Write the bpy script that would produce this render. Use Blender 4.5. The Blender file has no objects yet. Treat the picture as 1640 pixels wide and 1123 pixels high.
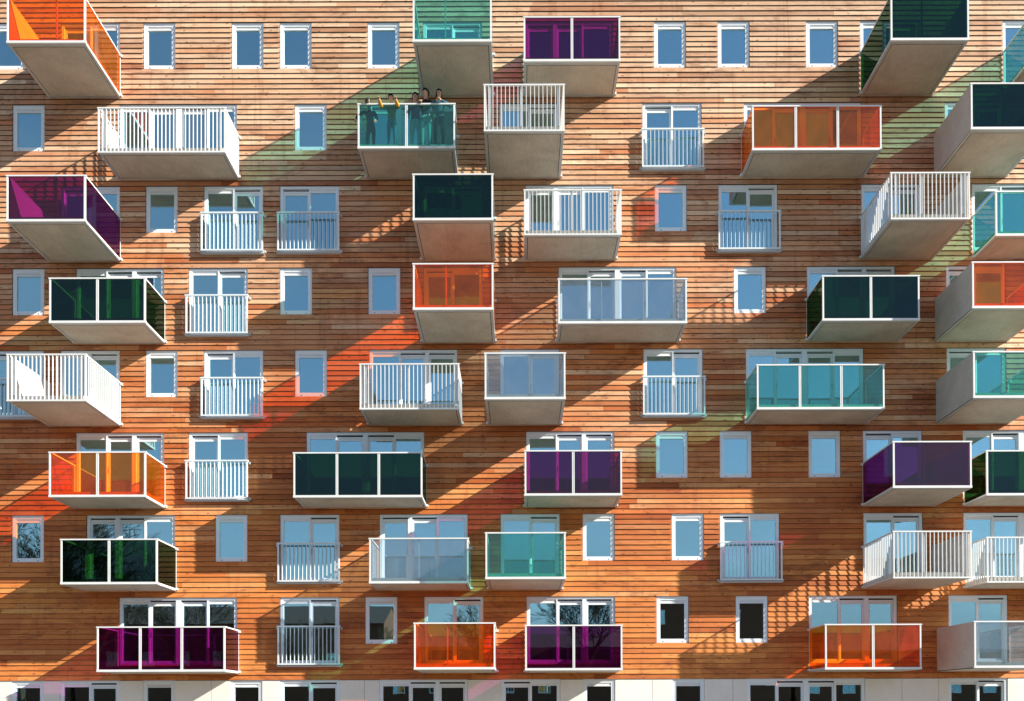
import bpy, bmesh, math, random
from mathutils import Vector, Matrix, noise as mnoise

# ------------------------------------------------------------------ camera, sky, sun, exposure
scene = bpy.context.scene
COL = scene.collection
random.seed(11)

cam_data = bpy.data.cameras.new('camera')
cam_data.sensor_fit = 'HORIZONTAL'
cam_data.sensor_width = 36.0
cam_data.lens = 1300.0 / 1640.0 * 36.0
cam_data.shift_x = -10.0 / 1640.0
cam_data.shift_y = (1124.5 - 561.5) / 1640.0
cam_data.clip_end = 3000.0
cam_data.clip_start = 0.1
cam = bpy.data.objects.new('camera', cam_data)
COL.objects.link(cam)
CAM_Y, CAM_Z = -27.66, 1.85
cam.matrix_world = (Matrix.Translation((0, CAM_Y, CAM_Z)) @ Matrix.Rotation(math.pi / 2 + 0.0081, 4, 'X')
                    @ Matrix.Rotation(-0.003, 4, 'Z'))
scene.camera = cam

SUN_DIR = Vector((2.75, -1.0, 1.63)).normalized()          # from the wall towards the sun
SUN_ELEV = math.asin(SUN_DIR.z)
SUN_AZ = math.atan2(SUN_DIR.x, SUN_DIR.y)                  # clockwise from +Y

world = bpy.data.worlds.new('World')
scene.world = world
world.use_nodes = True
wn, wl = world.node_tree.nodes, world.node_tree.links
wn.clear()
w_out = wn.new('ShaderNodeOutputWorld')
w_bg = wn.new('ShaderNodeBackground')
w_sky = wn.new('ShaderNodeTexSky')
w_sky.sky_type = 'NISHITA'
w_sky.sun_disc = False
w_sky.sun_elevation = SUN_ELEV
w_sky.sun_rotation = SUN_AZ
w_sky.altitude = 0
w_sky.air_density = 1.0
w_sky.dust_density = 0.2
w_sky.ozone_density = 1.0
# thin broken cloud all over the dome
w_tc = wn.new('ShaderNodeTexCoord')
w_map = wn.new('ShaderNodeMapping')
w_map.inputs['Scale'].default_value = (1.0, 1.0, 2.6)
w_noise = wn.new('ShaderNodeTexNoise')
w_noise.inputs['Scale'].default_value = 2.3
w_noise.inputs['Detail'].default_value = 7
w_noise.inputs['Roughness'].default_value = 0.58
w_noise.inputs['Distortion'].default_value = 0.6
w_ramp = wn.new('ShaderNodeValToRGB')
w_ramp.color_ramp.elements[0].position = 0.40
w_ramp.color_ramp.elements[0].color = (0, 0, 0, 1)
w_ramp.color_ramp.elements[1].position = 0.66
w_ramp.color_ramp.elements[1].color = (1, 1, 1, 1)
w_mix = wn.new('ShaderNodeMixRGB')
w_mix.inputs['Color2'].default_value = (2.3, 2.8, 3.4, 1)
wl.new(w_tc.outputs['Generated'], w_map.inputs['Vector'])
wl.new(w_map.outputs['Vector'], w_noise.inputs['Vector'])
wl.new(w_noise.outputs['Fac'], w_ramp.inputs['Fac'])
w_sep = wn.new('ShaderNodeSeparateXYZ')
wl.new(w_tc.outputs['Generated'], w_sep.inputs[0])
def w_math(op, a, b=0.0):
    n = wn.new('ShaderNodeMath'); n.operation = op
    for i, q in enumerate((a, b)):
        if isinstance(q, (int, float)): n.inputs[i].default_value = q
        else: wl.new(q, n.inputs[i])
    return n.outputs[0]
w_path = w_math('DIVIDE', 0.22, w_math('MAXIMUM', w_sep.outputs[2], 0.03))
w_tau = w_math('MULTIPLY', w_path, w_math('ADD', w_ramp.outputs['Color'], 0.35))
w_cover = w_math('SUBTRACT', 1.0, w_math('POWER', 2.718, w_math('MULTIPLY', w_tau, -1.0)))
wl.new(w_cover, w_mix.inputs['Fac'])
wl.new(w_sky.outputs['Color'], w_mix.inputs['Color1'])
wl.new(w_mix.outputs['Color'], w_bg.inputs['Color'])
w_bg.inputs['Strength'].default_value = 0.078
wl.new(w_bg.outputs['Background'], w_out.inputs['Surface'])

sun_data = bpy.data.lights.new('sun', 'SUN')
sun_data.energy = 5.0
sun_data.angle = math.radians(0.5)
sun_data.color = (1.0, 0.915, 0.78)
sun = bpy.data.objects.new('sun', sun_data)
COL.objects.link(sun)
sun.rotation_euler = SUN_DIR.to_track_quat('Z', 'Y').to_euler()
sun.location = (60, -40, 60)

scene.view_settings.view_transform = 'Standard'
scene.view_settings.look = 'None'
scene.view_settings.gamma = 1.0
scene.view_settings.use_curve_mapping = False
scene.view_settings.exposure = 1.3
scene.render.engine = 'CYCLES'
scene.cycles.use_denoising = True
scene.cycles.max_bounces = 8
scene.cycles.diffuse_bounces = 4
scene.cycles.glossy_bounces = 4
scene.cycles.transparent_max_bounces = 32
scene.cycles.sample_clamp_indirect = 6.0
scene.cycles.use_adaptive_sampling = True

# ------------------------------------------------------------------ helpers
class MB:
    """collects boxes and polygons; build() links them as one mesh object"""
    def __init__(self):
        self.v, self.f, self.m = [], [], []
    def box(self, x0, x1, y0, y1, z0, z1, mi=0):
        n = len(self.v)
        self.v += [(x0, y0, z0), (x1, y0, z0), (x1, y1, z0), (x0, y1, z0),
                   (x0, y0, z1), (x1, y0, z1), (x1, y1, z1), (x0, y1, z1)]
        self.f += [(n, n+3, n+2, n+1), (n+4, n+5, n+6, n+7), (n, n+1, n+5, n+4),
                   (n+1, n+2, n+6, n+5), (n+2, n+3, n+7, n+6), (n+3, n, n+4, n+7)]
        self.m += [mi] * 6
        return self
    def poly(self, verts, faces, mi=0):
        n = len(self.v)
        self.v += [tuple(p) for p in verts]
        self.f += [tuple(i + n for i in fc) for fc in faces]
        self.m += [mi] * len(faces)
        return self
    def disc(self, x, z, y, r, t, n=10, mi=0):
        a = [(x + r*math.cos(i*2*math.pi/n), y - t, z + r*math.sin(i*2*math.pi/n)) for i in range(n)]
        b = [(p[0], y, p[2]) for p in a]
        fs = [tuple(range(n))] + [(i, i+n, (i+1) % n + n, (i+1) % n) for i in range(n)]
        return self.poly(a + b, fs, mi)
    def tube(self, a, b, ra, rb, n=5, mi=0):
        a, b = Vector(a), Vector(b)
        d = (b - a).normalized()
        u = d.orthogonal().normalized()
        w = d.cross(u)
        vs = []
        for p, r in ((a, ra), (b, rb)):
            for i in range(n):
                t = 2 * math.pi * i / n
                vs.append(p + (u * math.cos(t) + w * math.sin(t)) * r)
        self.poly(vs, [(i, (i+1) % n, n + (i+1) % n, n + i) for i in range(n)], mi)
        return self
    def mesh(self, name, mats):
        me = bpy.data.meshes.new(name)
        me.from_pydata(self.v, [], self.f)
        for m in (mats if isinstance(mats, (list, tuple)) else [mats]):
            me.materials.append(m)
        if isinstance(mats, (list, tuple)) and len(mats) > 1:
            me.polygons.foreach_set('material_index', self.m)
        me.update()
        return me
    def build(self, name, mats, parent=None, loc=None):
        return link(name, self.mesh(name, mats), parent, loc)

def link(name, me, parent=None, loc=None):
    o = bpy.data.objects.new(name, me)
    COL.objects.link(o)
    if parent is not None:
        o.parent = parent
    if loc is not None:
        o.location = loc
    return o

def tag(o, label=None, cat=None, group=None, kind=None):
    if label: o['label'] = label
    if cat: o['category'] = cat
    if group: o['group'] = group
    if kind: o['kind'] = kind
    return o

def bevel(o, w, seg=1):
    m = o.modifiers.new('bevel', 'BEVEL')
    m.width = w
    m.segments = seg
    m.limit_method = 'ANGLE'
    return o

# ------------------------------------------------------------------ materials
def new_mat(name):
    m = bpy.data.materials.new(name)
    m.use_nodes = True
    nt = m.node_tree
    b = nt.nodes.get('Principled BSDF')
    return m, nt, b

def N(nt, t, **kw):
    n = nt.nodes.new(t)
    for k, v in kw.items():
        if k in n.inputs:
            n.inputs[k].default_value = v
        else:
            setattr(n, k, v)
    return n

def math_node(nt, op, a, b=None, clamp=False):
    n = nt.nodes.new('ShaderNodeMath')
    n.operation = op
    n.use_clamp = clamp
    for i, x in enumerate((a, b)):
        if x is None: continue
        if isinstance(x, (int, float)): n.inputs[i].default_value = x
        else: nt.links.new(x, n.inputs[i])
    return n.outputs[0]

def mixc(nt, fac, a, b, bt='MIX'):
    n = nt.nodes.new('ShaderNodeMixRGB')
    n.blend_type = bt
    for i, x in ((0, fac), (1, a), (2, b)):
        if isinstance(x, (int, float)): n.inputs[i].default_value = x
        elif isinstance(x, tuple): n.inputs[i].default_value = (*x, 1) if len(x) == 3 else x
        else: nt.links.new(x, n.inputs[i])
    return n.outputs[0]

def ramp(nt, src, stops):
    n = nt.nodes.new('ShaderNodeMapRange')
    n.interpolation_type = 'SMOOTHSTEP'
    n.inputs['From Min'].default_value, n.inputs['From Max'].default_value = stops[0], stops[1]
    n.inputs['To Min'].default_value, n.inputs['To Max'].default_value = stops[2], stops[3]
    nt.links.new(src, n.inputs['Value'])
    return n.outputs[0]

def pos_noise(nt, scale3, scale=1.0, detail=4, rough=0.55, dist=0.0, offset=None):
    g = N(nt, 'ShaderNodeNewGeometry')
    mp = N(nt, 'ShaderNodeMapping')
    mp.inputs['Scale'].default_value = scale3
    if offset is not None:
        add = nt.nodes.new('ShaderNodeVectorMath')
        add.operation = 'ADD'
        nt.links.new(g.outputs['Position'], add.inputs[0])
        nt.links.new(offset, add.inputs[1])
        nt.links.new(add.outputs[0], mp.inputs['Vector'])
    else:
        nt.links.new(g.outputs['Position'], mp.inputs['Vector'])
    n = N(nt, 'ShaderNodeTexNoise', Scale=scale, Detail=detail, Roughness=rough, Distortion=dist)
    nt.links.new(mp.outputs['Vector'], n.inputs['Vector'])
    return n.outputs['Fac']

def simple(name, col, rough=0.5, spec=0.4, var=0.06, scale=3.0, metallic=0.0):
    m, nt, b = new_mat(name)
    f = pos_noise(nt, (1, 1, 1), scale, 5)
    lo = tuple(c * (1 - var) for c in col)
    hi = tuple(min(1, c * (1 + var)) for c in col)
    c = mixc(nt, f, lo, hi)
    nt.links.new(c, b.inputs['Base Color'])
    b.inputs['Roughness'].default_value = rough
    b.inputs['Specular IOR Level'].default_value = spec
    b.inputs['Metallic'].default_value = metallic
    return m

def wood_material():
    m, nt, b = new_mat('larch_boards')
    at = N(nt, 'ShaderNodeAttribute', attribute_name='tone')     # r tone, g hue, b seed of each board
    sep = N(nt, 'ShaderNodeSeparateColor')
    nt.links.new(at.outputs['Color'], sep.inputs[0])
    tone, hue, seed = sep.outputs[0], sep.outputs[1], sep.outputs[2]
    sh = N(nt, 'ShaderNodeCombineXYZ')
    nt.links.new(math_node(nt, 'MULTIPLY', seed, 37.0), sh.inputs[0])
    nt.links.new(math_node(nt, 'MULTIPLY', seed, 11.0), sh.inputs[2])
    off = sh.outputs[0]
    geo = N(nt, 'ShaderNodeNewGeometry')
    sp = N(nt, 'ShaderNodeSeparateXYZ')
    nt.links.new(geo.outputs['Position'], sp.inputs[0])
    # bleaching: boards high up are paler than the sheltered lower storeys, unevenly
    big = pos_noise(nt, (0.16, 1, 0.22), 1.0, 3, 0.6)
    hgt = math_node(nt, 'DIVIDE', math_node(nt, 'SUBTRACT', sp.outputs[2], 4.0), 22.0)
    wz = math_node(nt, 'ADD', hgt, math_node(nt, 'MULTIPLY', math_node(nt, 'SUBTRACT', big, 0.5), 1.0))
    wz = math_node(nt, 'ADD', wz, math_node(nt, 'MULTIPLY', math_node(nt, 'SUBTRACT', hue, 0.5), 0.50))
    weather = ramp(nt, wz, (0.12, 1.10, 0.0, 1.0))
    fresh = mixc(nt, hue, (0.47, 0.125, 0.031), (0.66, 0.262, 0.070))
    pale = mixc(nt, hue, (0.50, 0.330, 0.212), (0.66, 0.475, 0.325))
    col = mixc(nt, weather, fresh, pale)
    patch = pos_noise(nt, (0.20, 1, 0.33), 1.0, 4, 0.6, 0.8, None)
    col = mixc(nt, math_node(nt, 'MULTIPLY', ramp(nt, patch, (0.46, 0.66, 0.0, 1.0)), math_node(nt, 'SUBTRACT', 0.46, math_node(nt, 'MULTIPLY', weather, 0.36))), col, (0.33, 0.080, 0.030))
    # grain along the board
    grain = pos_noise(nt, (0.9, 1, 34), 1.6, 6, 0.62, 0.4, off)
    g2 = pos_noise(nt, (3.0, 1, 90), 1.0, 3, 0.6, 0.2, off)
    gf = math_node(nt, 'ADD', math_node(nt, 'MULTIPLY', grain, 0.7), math_node(nt, 'MULTIPLY', g2, 0.3))
    gm = ramp(nt, gf, (0.30, 0.72, 0.72, 1.16))
    gmc = N(nt, 'ShaderNodeCombineColor')
    nt.links.new(gm, gmc.inputs[0])
    nt.links.new(math_node(nt, 'POWER', gm, 1.2), gmc.inputs[1])
    nt.links.new(math_node(nt, 'POWER', gm, 1.35), gmc.inputs[2])
    col = mixc(nt, 1.0, col, gmc.outputs[0], 'MULTIPLY')
    # per-board tone
    tn = ramp(nt, tone, (0.0, 1.0, 0.74, 1.20))
    tc = N(nt, 'ShaderNodeCombineColor')
    nt.links.new(tn, tc.inputs[0])
    nt.links.new(math_node(nt, 'POWER', tn, 1.35), tc.inputs[1])
    nt.links.new(math_node(nt, 'POWER', tn, 1.5), tc.inputs[2])
    col = mixc(nt, 1.0, col, tc.outputs[0], 'MULTIPLY')
    # red-brown tannin streaks, patchy, drawn out along the boards
    st = pos_noise(nt, (0.45, 1, 0.9), 1.0, 7, 0.70, 1.6)
    fine = pos_noise(nt, (2.2, 1, 14), 1.0, 5, 0.65, 0.6, off)
    sf = math_node(nt, 'MULTIPLY', ramp(nt, st, (0.46, 0.64, 0.0, 1.0)), ramp(nt, fine, (0.36, 0.60, 0.0, 1.0)))
    col = mixc(nt, math_node(nt, 'MULTIPLY', sf, 0.52), col, (0.13, 0.026, 0.012))
    # water runs: narrow, upright, faint
    rn = pos_noise(nt, (3.2, 1, 0.22), 1.0, 5, 0.62, 0.9)
    col = mixc(nt, math_node(nt, 'MULTIPLY', ramp(nt, rn, (0.54, 0.72, 0.0, 1.0)), 0.34), col, (0.20, 0.060, 0.028))
    # knots
    mp = N(nt, 'ShaderNodeMapping')
    mp.inputs['Scale'].default_value = (3.0, 0.01, 5.6)
    ad = nt.nodes.new('ShaderNodeVectorMath'); ad.operation = 'ADD'
    nt.links.new(geo.outputs['Position'], ad.inputs[0]); nt.links.new(off, ad.inputs[1])
    nt.links.new(ad.outputs[0], mp.inputs['Vector'])
    vo = N(nt, 'ShaderNodeTexVoronoi', Scale=1.0)
    vo.feature = 'F1'
    nt.links.new(mp.outputs['Vector'], vo.inputs['Vector'])
    kn = ramp(nt, vo.outputs['Distance'], (0.06, 0.20, 1.0, 0.0))
    vsel = N(nt, 'ShaderNodeSeparateColor')
    nt.links.new(vo.outputs['Color'], vsel.inputs[0])
    ks = math_node(nt, 'GREATER_THAN', vsel.outputs[0], 0.30)
    kf = math_node(nt, 'MULTIPLY', kn, ks)
    col = mixc(nt, math_node(nt, 'MULTIPLY', kf, 0.72), col, (0.10, 0.030, 0.014))
    nt.links.new(col, b.inputs['Base Color'])
    b.inputs['Roughness'].default_value = 0.62
    b.inputs['Specular IOR Level'].default_value = 0.25
    bp = N(nt, 'ShaderNodeBump', Strength=0.25, Distance=0.004)
    nt.links.new(gf, bp.inputs['Height'])
    nt.links.new(bp.outputs['Normal'], b.inputs['Normal'])
    return m

def tinted_glass(name, col, refl=0.0, rough=0.0, wave=0.15, sheen=(1, 1, 1), film=0.0):
    """a box pane: light crosses two faces, so each face takes the square root of the colour"""
    m = bpy.data.materials.new(name)
    m.use_nodes = True
    nt = m.node_tree
    nt.nodes.clear()
    out = N(nt, 'ShaderNodeOutputMaterial')
    tr = N(nt, 'ShaderNodeBsdfTransparent')
    tr.inputs['Color'].default_value = (*[math.sqrt(c) for c in col], 1)
    gl = N(nt, 'ShaderNodeBsdfGlossy', Roughness=rough)
    gl.inputs['Color'].default_value = (*sheen, 1)
    # Schlick reflectance from the angle alone, the same for both faces of the pane
    ge = N(nt, 'ShaderNodeNewGeometry')
    dt = nt.nodes.new('ShaderNodeVectorMath'); dt.operation = 'DOT_PRODUCT'
    nt.links.new(ge.outputs['Incoming'], dt.inputs[0]); nt.links.new(ge.outputs['Normal'], dt.inputs[1])
    cs = math_node(nt, 'ABSOLUTE', dt.outputs['Value'])
    p5 = math_node(nt, 'POWER', math_node(nt, 'SUBTRACT', 1.0, cs, clamp=True), 5.0)
    f0 = 0.04 + refl
    fac = math_node(nt, 'ADD', math_node(nt, 'MULTIPLY', p5, 0.9 - f0), f0, clamp=True)
    if wave:
        bp = N(nt, 'ShaderNodeBump', Strength=wave, Distance=0.004)
        nf = pos_noise(nt, (1, 1, 1), 1.3, 2)
        nt.links.new(nf, bp.inputs['Height'])
        nt.links.new(bp.outputs['Normal'], gl.inputs['Normal'])
    mx = N(nt, 'ShaderNodeMixShader')
    nt.links.new(fac, mx.inputs[0])
    nt.links.new(tr.outputs[0], mx.inputs[1])
    nt.links.new(gl.outputs[0], mx.inputs[2])
    if film:
        df = N(nt, 'ShaderNodeBsdfDiffuse'); tl = N(nt, 'ShaderNodeBsdfTranslucent')
        fc = tuple(0.25 + 0.75 * c if name == 'clear_glass' else min(1, c ** 0.7) for c in col)
        df.inputs['Color'].default_value = (*fc, 1); tl.inputs['Color'].default_value = (*fc, 1)
        a1 = N(nt, 'ShaderNodeMixShader'); a1.inputs[0].default_value = 0.35
        nt.links.new(df.outputs[0], a1.inputs[1]); nt.links.new(tl.outputs[0], a1.inputs[2])
        a2 = N(nt, 'ShaderNodeMixShader')
        dn = ramp(nt, pos_noise(nt, (1, 1, 0.6), 1.7, 6, 0.65, 0.6), (0.3, 0.7, film * 0.6, film * 1.4))
        nt.links.new(dn, a2.inputs[0])
        nt.links.new(mx.outputs[0], a2.inputs[1]); nt.links.new(a1.outputs[0], a2.inputs[2])
        mx = a2
    nt.links.new(mx.outputs[0], out.inputs['Surface'])
    return m

def concrete(name, lo, hi, streak=True):
    m, nt, b = new_mat(name)
    f = pos_noise(nt, (1, 1, 1), 1.1, 7, 0.6, 0.5)
    f2 = pos_noise(nt, (6, 1.5, 6), 2.5, 5, 0.7)
    f3 = pos_noise(nt, (1, 1, 1), 60, 3, 0.6)
    s = math_node(nt, 'ADD', math_node(nt, 'MULTIPLY', f, 0.5), math_node(nt, 'MULTIPLY', f2, 0.35))
    s = math_node(nt, 'ADD', s, math_node(nt, 'MULTIPLY', f3, 0.15))
    c = mixc(nt, ramp(nt, s, (0.32, 0.68, 0, 1)), lo, hi)
    nt.links.new(c, b.inputs['Base Color'])
    b.inputs['Roughness'].default_value = 0.8
    b.inputs['Specular IOR Level'].default_value = 0.2
    bp = N(nt, 'ShaderNodeBump', Strength=0.2, Distance=0.002)
    nt.links.new(f3, bp.inputs['Height'])
    nt.links.new(bp.outputs['Normal'], b.inputs['Normal'])
    return m

M = {}
M['wood'] = wood_material()
M['white'] = simple('white_coated_aluminium', (0.64, 0.665, 0.68), 0.38, 0.45, 0.10, 2.5)
M['frame'] = simple('white_window_frame', (0.68, 0.75, 0.82), 0.4, 0.45, 0.04, 5)
M['rail'] = simple('blue_grey_rail', (0.60, 0.68, 0.73), 0.4, 0.45, 0.05)
M['vent'] = simple('grey_vent_strip', (0.66, 0.69, 0.72), 0.45, 0.4, 0.05)
M['dark'] = simple('dark_rubber', (0.025, 0.025, 0.027), 0.6, 0.3)
M['grey'] = simple('grey_aluminium', (0.42, 0.43, 0.44), 0.4, 0.5, 0.08)
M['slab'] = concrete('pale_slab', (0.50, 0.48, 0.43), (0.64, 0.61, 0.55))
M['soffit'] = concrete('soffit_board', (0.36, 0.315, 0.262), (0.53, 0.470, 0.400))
M['sidewall'] = concrete('fibre_cement_side', (0.46, 0.44, 0.415), (0.60, 0.575, 0.54))
M['base'] = concrete('cream_base_panel', (0.64, 0.625, 0.59), (0.76, 0.745, 0.71))
M['room'] = simple('room_plaster', (0.42, 0.40, 0.37), 0.8, 0.2, 0.05)
M['sheath'] = simple('black_membrane', (0.03, 0.028, 0.026), 0.9, 0.1)
M['g_orange'] = tinted_glass('orange_glass', (1.0, 0.230, 0.010), 0.0, film=0.06)
M['g_purple'] = tinted_glass('purple_glass', (0.19, 0.006, 0.120), 0.004, film=0.02)
M['g_teal'] = tinted_glass('teal_glass', (0.17, 0.64, 0.56), 0.02, film=0.02)
M['g_dark'] = tinted_glass('dark_green_glass', (0.006, 0.050, 0.006), 0.005, 0.0, 0.15, (0.5, 0.82, 0.92), film=0.008)
M['g_clear'] = tinted_glass('clear_glass', (0.50, 0.60, 0.66), 0.05, film=0.06)
M['g_win'] = tinted_glass('window_glass', (0.50, 0.62, 0.64), 0.46, 0.0, 0.1, (0.58, 0.92, 1.0))

# ------------------------------------------------------------------ facade grid (metres)
Z0 = 2.847                 # lower edge of the boards = head of the ground floor windows
FLOOR = 2.819
BH = FLOOR / 16.0          # board pitch
def row_top(r):            # head of the openings of photo row r (1 = top ... 9 = ground floor)
    return Z0 + FLOOR * (9 - r)
X_MIN, X_MAX = -19.6, 20.6
Z_TOP = Z0 + FLOOR * 9 + BH * 4
WID = {'S': 1.08, 'F': 2.01, 'D': 2.01, 'T': 3.00, 'Q': 4.01}
ROWS_HIGH = {'S': 9, 'F': 13, 'D': 13, 'T': 13, 'Q': 13}
WINDOWS = {
    1: [('S',-17.94), ('S',-12.77), ('S',-9.75), ('S',-8.10), ('S',-5.09), ('S',4.73), ('S',6.91), ('S',9.94), ('D',-15.60), ('D',-3.19), ('T',0.30), ('D',11.80), ('D',16.68)],
    2: [('S',-17.25), ('S',-7.59), ('Q',-13.59), ('T',-5.05), ('D',-0.58), ('F',4.32), ('Q',7.80), ('D',14.68)],
    3: [('D',-15.60), ('S',-12.69), ('F',-10.70), ('F',-8.10), ('D',-3.19), ('T',0.30), ('S',4.73), ('F',6.91), ('D',11.80), ('Q',15.58)],
    4: [('S',-17.25), ('T',-15.07), ('F',-11.22), ('S',-8.10), ('S',-5.08), ('D',-3.19), ('Q',1.43), ('S',7.43), ('T',9.92), ('D',14.68)],
    5: [('F',-18.20), ('D',-15.60), ('S',-12.69), ('F',-10.70), ('S',-7.59), ('T',-5.05), ('D',-0.58), ('F',4.32), ('Q',7.82), ('D',14.68)],
    6: [('T',-15.07), ('F',-11.22), ('Q',-7.20), ('T',0.30), ('S',4.73), ('S',6.91), ('S',9.94), ('D',11.80), ('Q',15.21)],
    7: [('S',-17.25), ('T',-14.70), ('S',-10.31), ('F',-8.10), ('T',-4.71), ('D',-0.58), ('S',2.22), ('S',5.26), ('F',6.91), ('D',11.80), ('Q',15.21)],
    8: [('Q',-13.59), ('F',-8.10), ('S',-5.20), ('D',-3.19), ('T',0.30), ('S',4.73), ('S',7.43), ('T',9.92), ('D',14.68)],
    9: [('S',-17.25), ('D',-15.60), ('S',-12.78), ('S',-9.80), ('D',-8.10), ('T',-4.72), ('D',-0.58), ('S',2.22), ('S',5.26), ('Q',7.80), ('D',14.66)],
}
DEPTH = {'deep': 2.27, 'mid': 1.48, 'wide': 1.34}
# row, glazing, kind, x0, x1, solid side, label
BALCONIES = [
    (1, 'orange', 'deep', -16.00, -13.55, 'L', 'deep orange glass balcony cut by the top left corner of the photo'),
    (1, 'teal', 'deep', -3.24, -0.78, '', 'deep turquoise glass balcony at the top edge, above and right of the people'),
    (1, 'purple', 'mid', 0.25, 3.36, '', 'purple glass balcony with two panes in the top row'),
    (1, 'dark', 'deep', 11.78, 14.22, 'R', 'deep navy looking dark glass balcony at the top edge on the right'),
    (1, 'teal', 'deep', 16.66, 19.12, 'R', 'green glass balcony cut off at the top right corner'),
    (2, 'white', 'wide', -13.62, -9.49, '', 'wide white railed balcony in the second row on the left'),
    (2, 'teal', 'mid', -5.13, -2.00, '', 'turquoise glass balcony crowded with people'),
    (2, 'white', 'deep', -1.01, 1.50, '', 'narrow deep white railed balcony directly below the top purple one'),
    (2, 'orange', 'wide', 7.68, 11.87, '', 'wide three pane orange glass balcony in the second row on the right'),
    (2, 'dark', 'deep', 14.28, 16.74, 'L', 'dark glass balcony with solid grey side in the second row at the right edge'),
    (3, 'purple', 'deep', -16.00, -13.54, 'L', 'deep purple glass balcony at the left edge'),
    (3, 'dark', 'deep', -3.25, -0.75, '', 'deep black glass balcony right above an orange one in mid facade'),
    (3, 'white', 'mid', 0.25, 3.38, '', 'white railed balcony in the third row near the middle'),
    (3, 'white', 'deep', 11.75, 14.21, 'R', 'deep white railed balcony in the third row on the right'),
    (3, 'teal', 'wide', 15.58, 19.78, '', 'turquoise glass balcony with glass side in the third row at the right edge'),
    (4, 'dark', 'mid', -15.11, -12.02, '', 'two pane dark green glass balcony in the fourth row on the left'),
    (4, 'orange', 'deep', -3.25, -0.75, '', 'deep orange glass balcony directly below the black glass one'),
    (4, 'clear', 'wide', 1.35, 5.51, '', 'wide clear glass balcony in the fourth row'),
    (4, 'dark', 'mid', 9.88, 13.00, '', 'two pane black glass balcony in the fourth row on the right'),
    (4, 'orange', 'deep', 14.28, 16.75, 'L', 'orange glass balcony with solid grey side at the right edge'),
    (5, 'white', 'deep', -15.98, -13.52, 'L', 'deep white railed balcony at the left edge with sunlit white side panel'),
    (5, 'white', 'mid', -5.08, -1.89, '', 'white railed balcony in the fifth row left of the clear glass one'),
    (5, 'clear', 'deep', -1.01, 1.50, '', 'narrow clear glass balcony in the fifth row'),
    (5, 'teal', 'wide', 7.79, 11.91, '', 'wide three pane turquoise glass balcony in the fifth row'),
    (5, 'teal', 'deep', 14.29, 16.76, 'L', 'turquoise glass balcony with solid grey side at the right edge'),
    (6, 'orange', 'mid', -15.11, -12.01, '', 'two pane orange glass balcony in the sixth row on the left'),
    (6, 'dark', 'wide', -7.26, -3.10, '', 'wide three pane dark green glass balcony in the sixth row'),
    (6, 'purple', 'mid', 0.24, 3.36, '', 'two pane purple glass balcony in the sixth row near the middle'),
    (6, 'purple', 'deep', 11.76, 14.20, 'R', 'deep purple glass balcony in the sixth row on the right'),
    (6, 'dark', 'wide', 15.22, 19.40, '', 'dark green glass balcony in the sixth row cut off by the right edge'),
    (7, 'dark', 'mid', -14.73, -11.63, '', 'two pane black glass balcony in the seventh row on the left'),
    (7, 'clear', 'mid', -4.78, -1.60, '', 'clear grey glass balcony in the seventh row beside the turquoise one'),
    (7, 'teal', 'deep', -1.00, 1.49, '', 'narrow turquoise glass balcony in the seventh row near the middle'),
    (7, 'white', 'deep', 11.75, 14.18, 'R', 'deep white railed balcony in the seventh row on the right'),
    (7, 'white', 'wide', 15.22, 19.40, '', 'white railed balcony in the seventh row cut off by the right edge'),
    (8, 'purple', 'wide', -13.63, -9.50, '', 'wide three pane dark purple glass balcony in the lowest row on the left'),
    (8, 'orange', 'deep', -3.24, -0.72, '', 'narrow orange glass balcony in the lowest row near the middle'),
    (8, 'purple', 'mid', 0.24, 3.35, '', 'two pane purple glass balcony in the lowest row near the middle'),
    (8, 'orange', 'mid', 9.90, 12.98, '', 'two pane orange glass balcony in the lowest row on the right'),
    (8, 'clear', 'deep', 14.26, 16.74, 'L', 'clear glass balcony with solid grey side at the lower right corner'),
]
# wall openings: x0, x1, z0, z1
OPEN = []
for r, ws in WINDOWS.items():
    for k, x in ws:
        zt = row_top(r)
        OPEN.append((x, x + WID[k], zt - ROWS_HIGH[k] * BH, zt, k, r))

def free_spans(z, pad=0.006):
    cut = sorted((o[0] - pad, o[1] + pad) for o in OPEN if o[2] - 1e-4 < z < o[3] + 1e-4)
    spans, x = [], X_MIN
    for a, b in cut:
        if a - x > 0.02: spans.append((x, a))
        x = max(x, b)
    if X_MAX - x > 0.02: spans.append((x, X_MAX))
    return spans

# ------------------------------------------------------------------ ground
def ground():
    mb = MB().poly([(-900, -900, 0), (900, -900, 0), (900, 300, 0), (-900, 300, 0)], [(0, 1, 2, 3)])
    m, nt, b = new_mat('winter_lawn')
    f = pos_noise(nt, (1, 1, 1), 0.25, 8, 0.65)
    c = mixc(nt, f, (0.10, 0.095, 0.04), (0.24, 0.20, 0.10))
    nt.links.new(c, b.inputs['Base Color'])
    b.inputs['Roughness'].default_value = 0.9
    tag(mb.build('ground', m), kind='structure')
    mb = MB().box(-70, 90, -30, 0.0, -0.2, 0.06)
    m = concrete('pale_paving', (0.18, 0.165, 0.145), (0.26, 0.24, 0.21))
    tag(mb.build('pavement', m), kind='structure')
ground()

# ------------------------------------------------------------------ the building
building = bpy.data.objects.new('apartment_building', None)
COL.objects.link(building)
tag(building, 'timber clad apartment block covered in coloured glass balconies and white windows', 'building')

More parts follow.
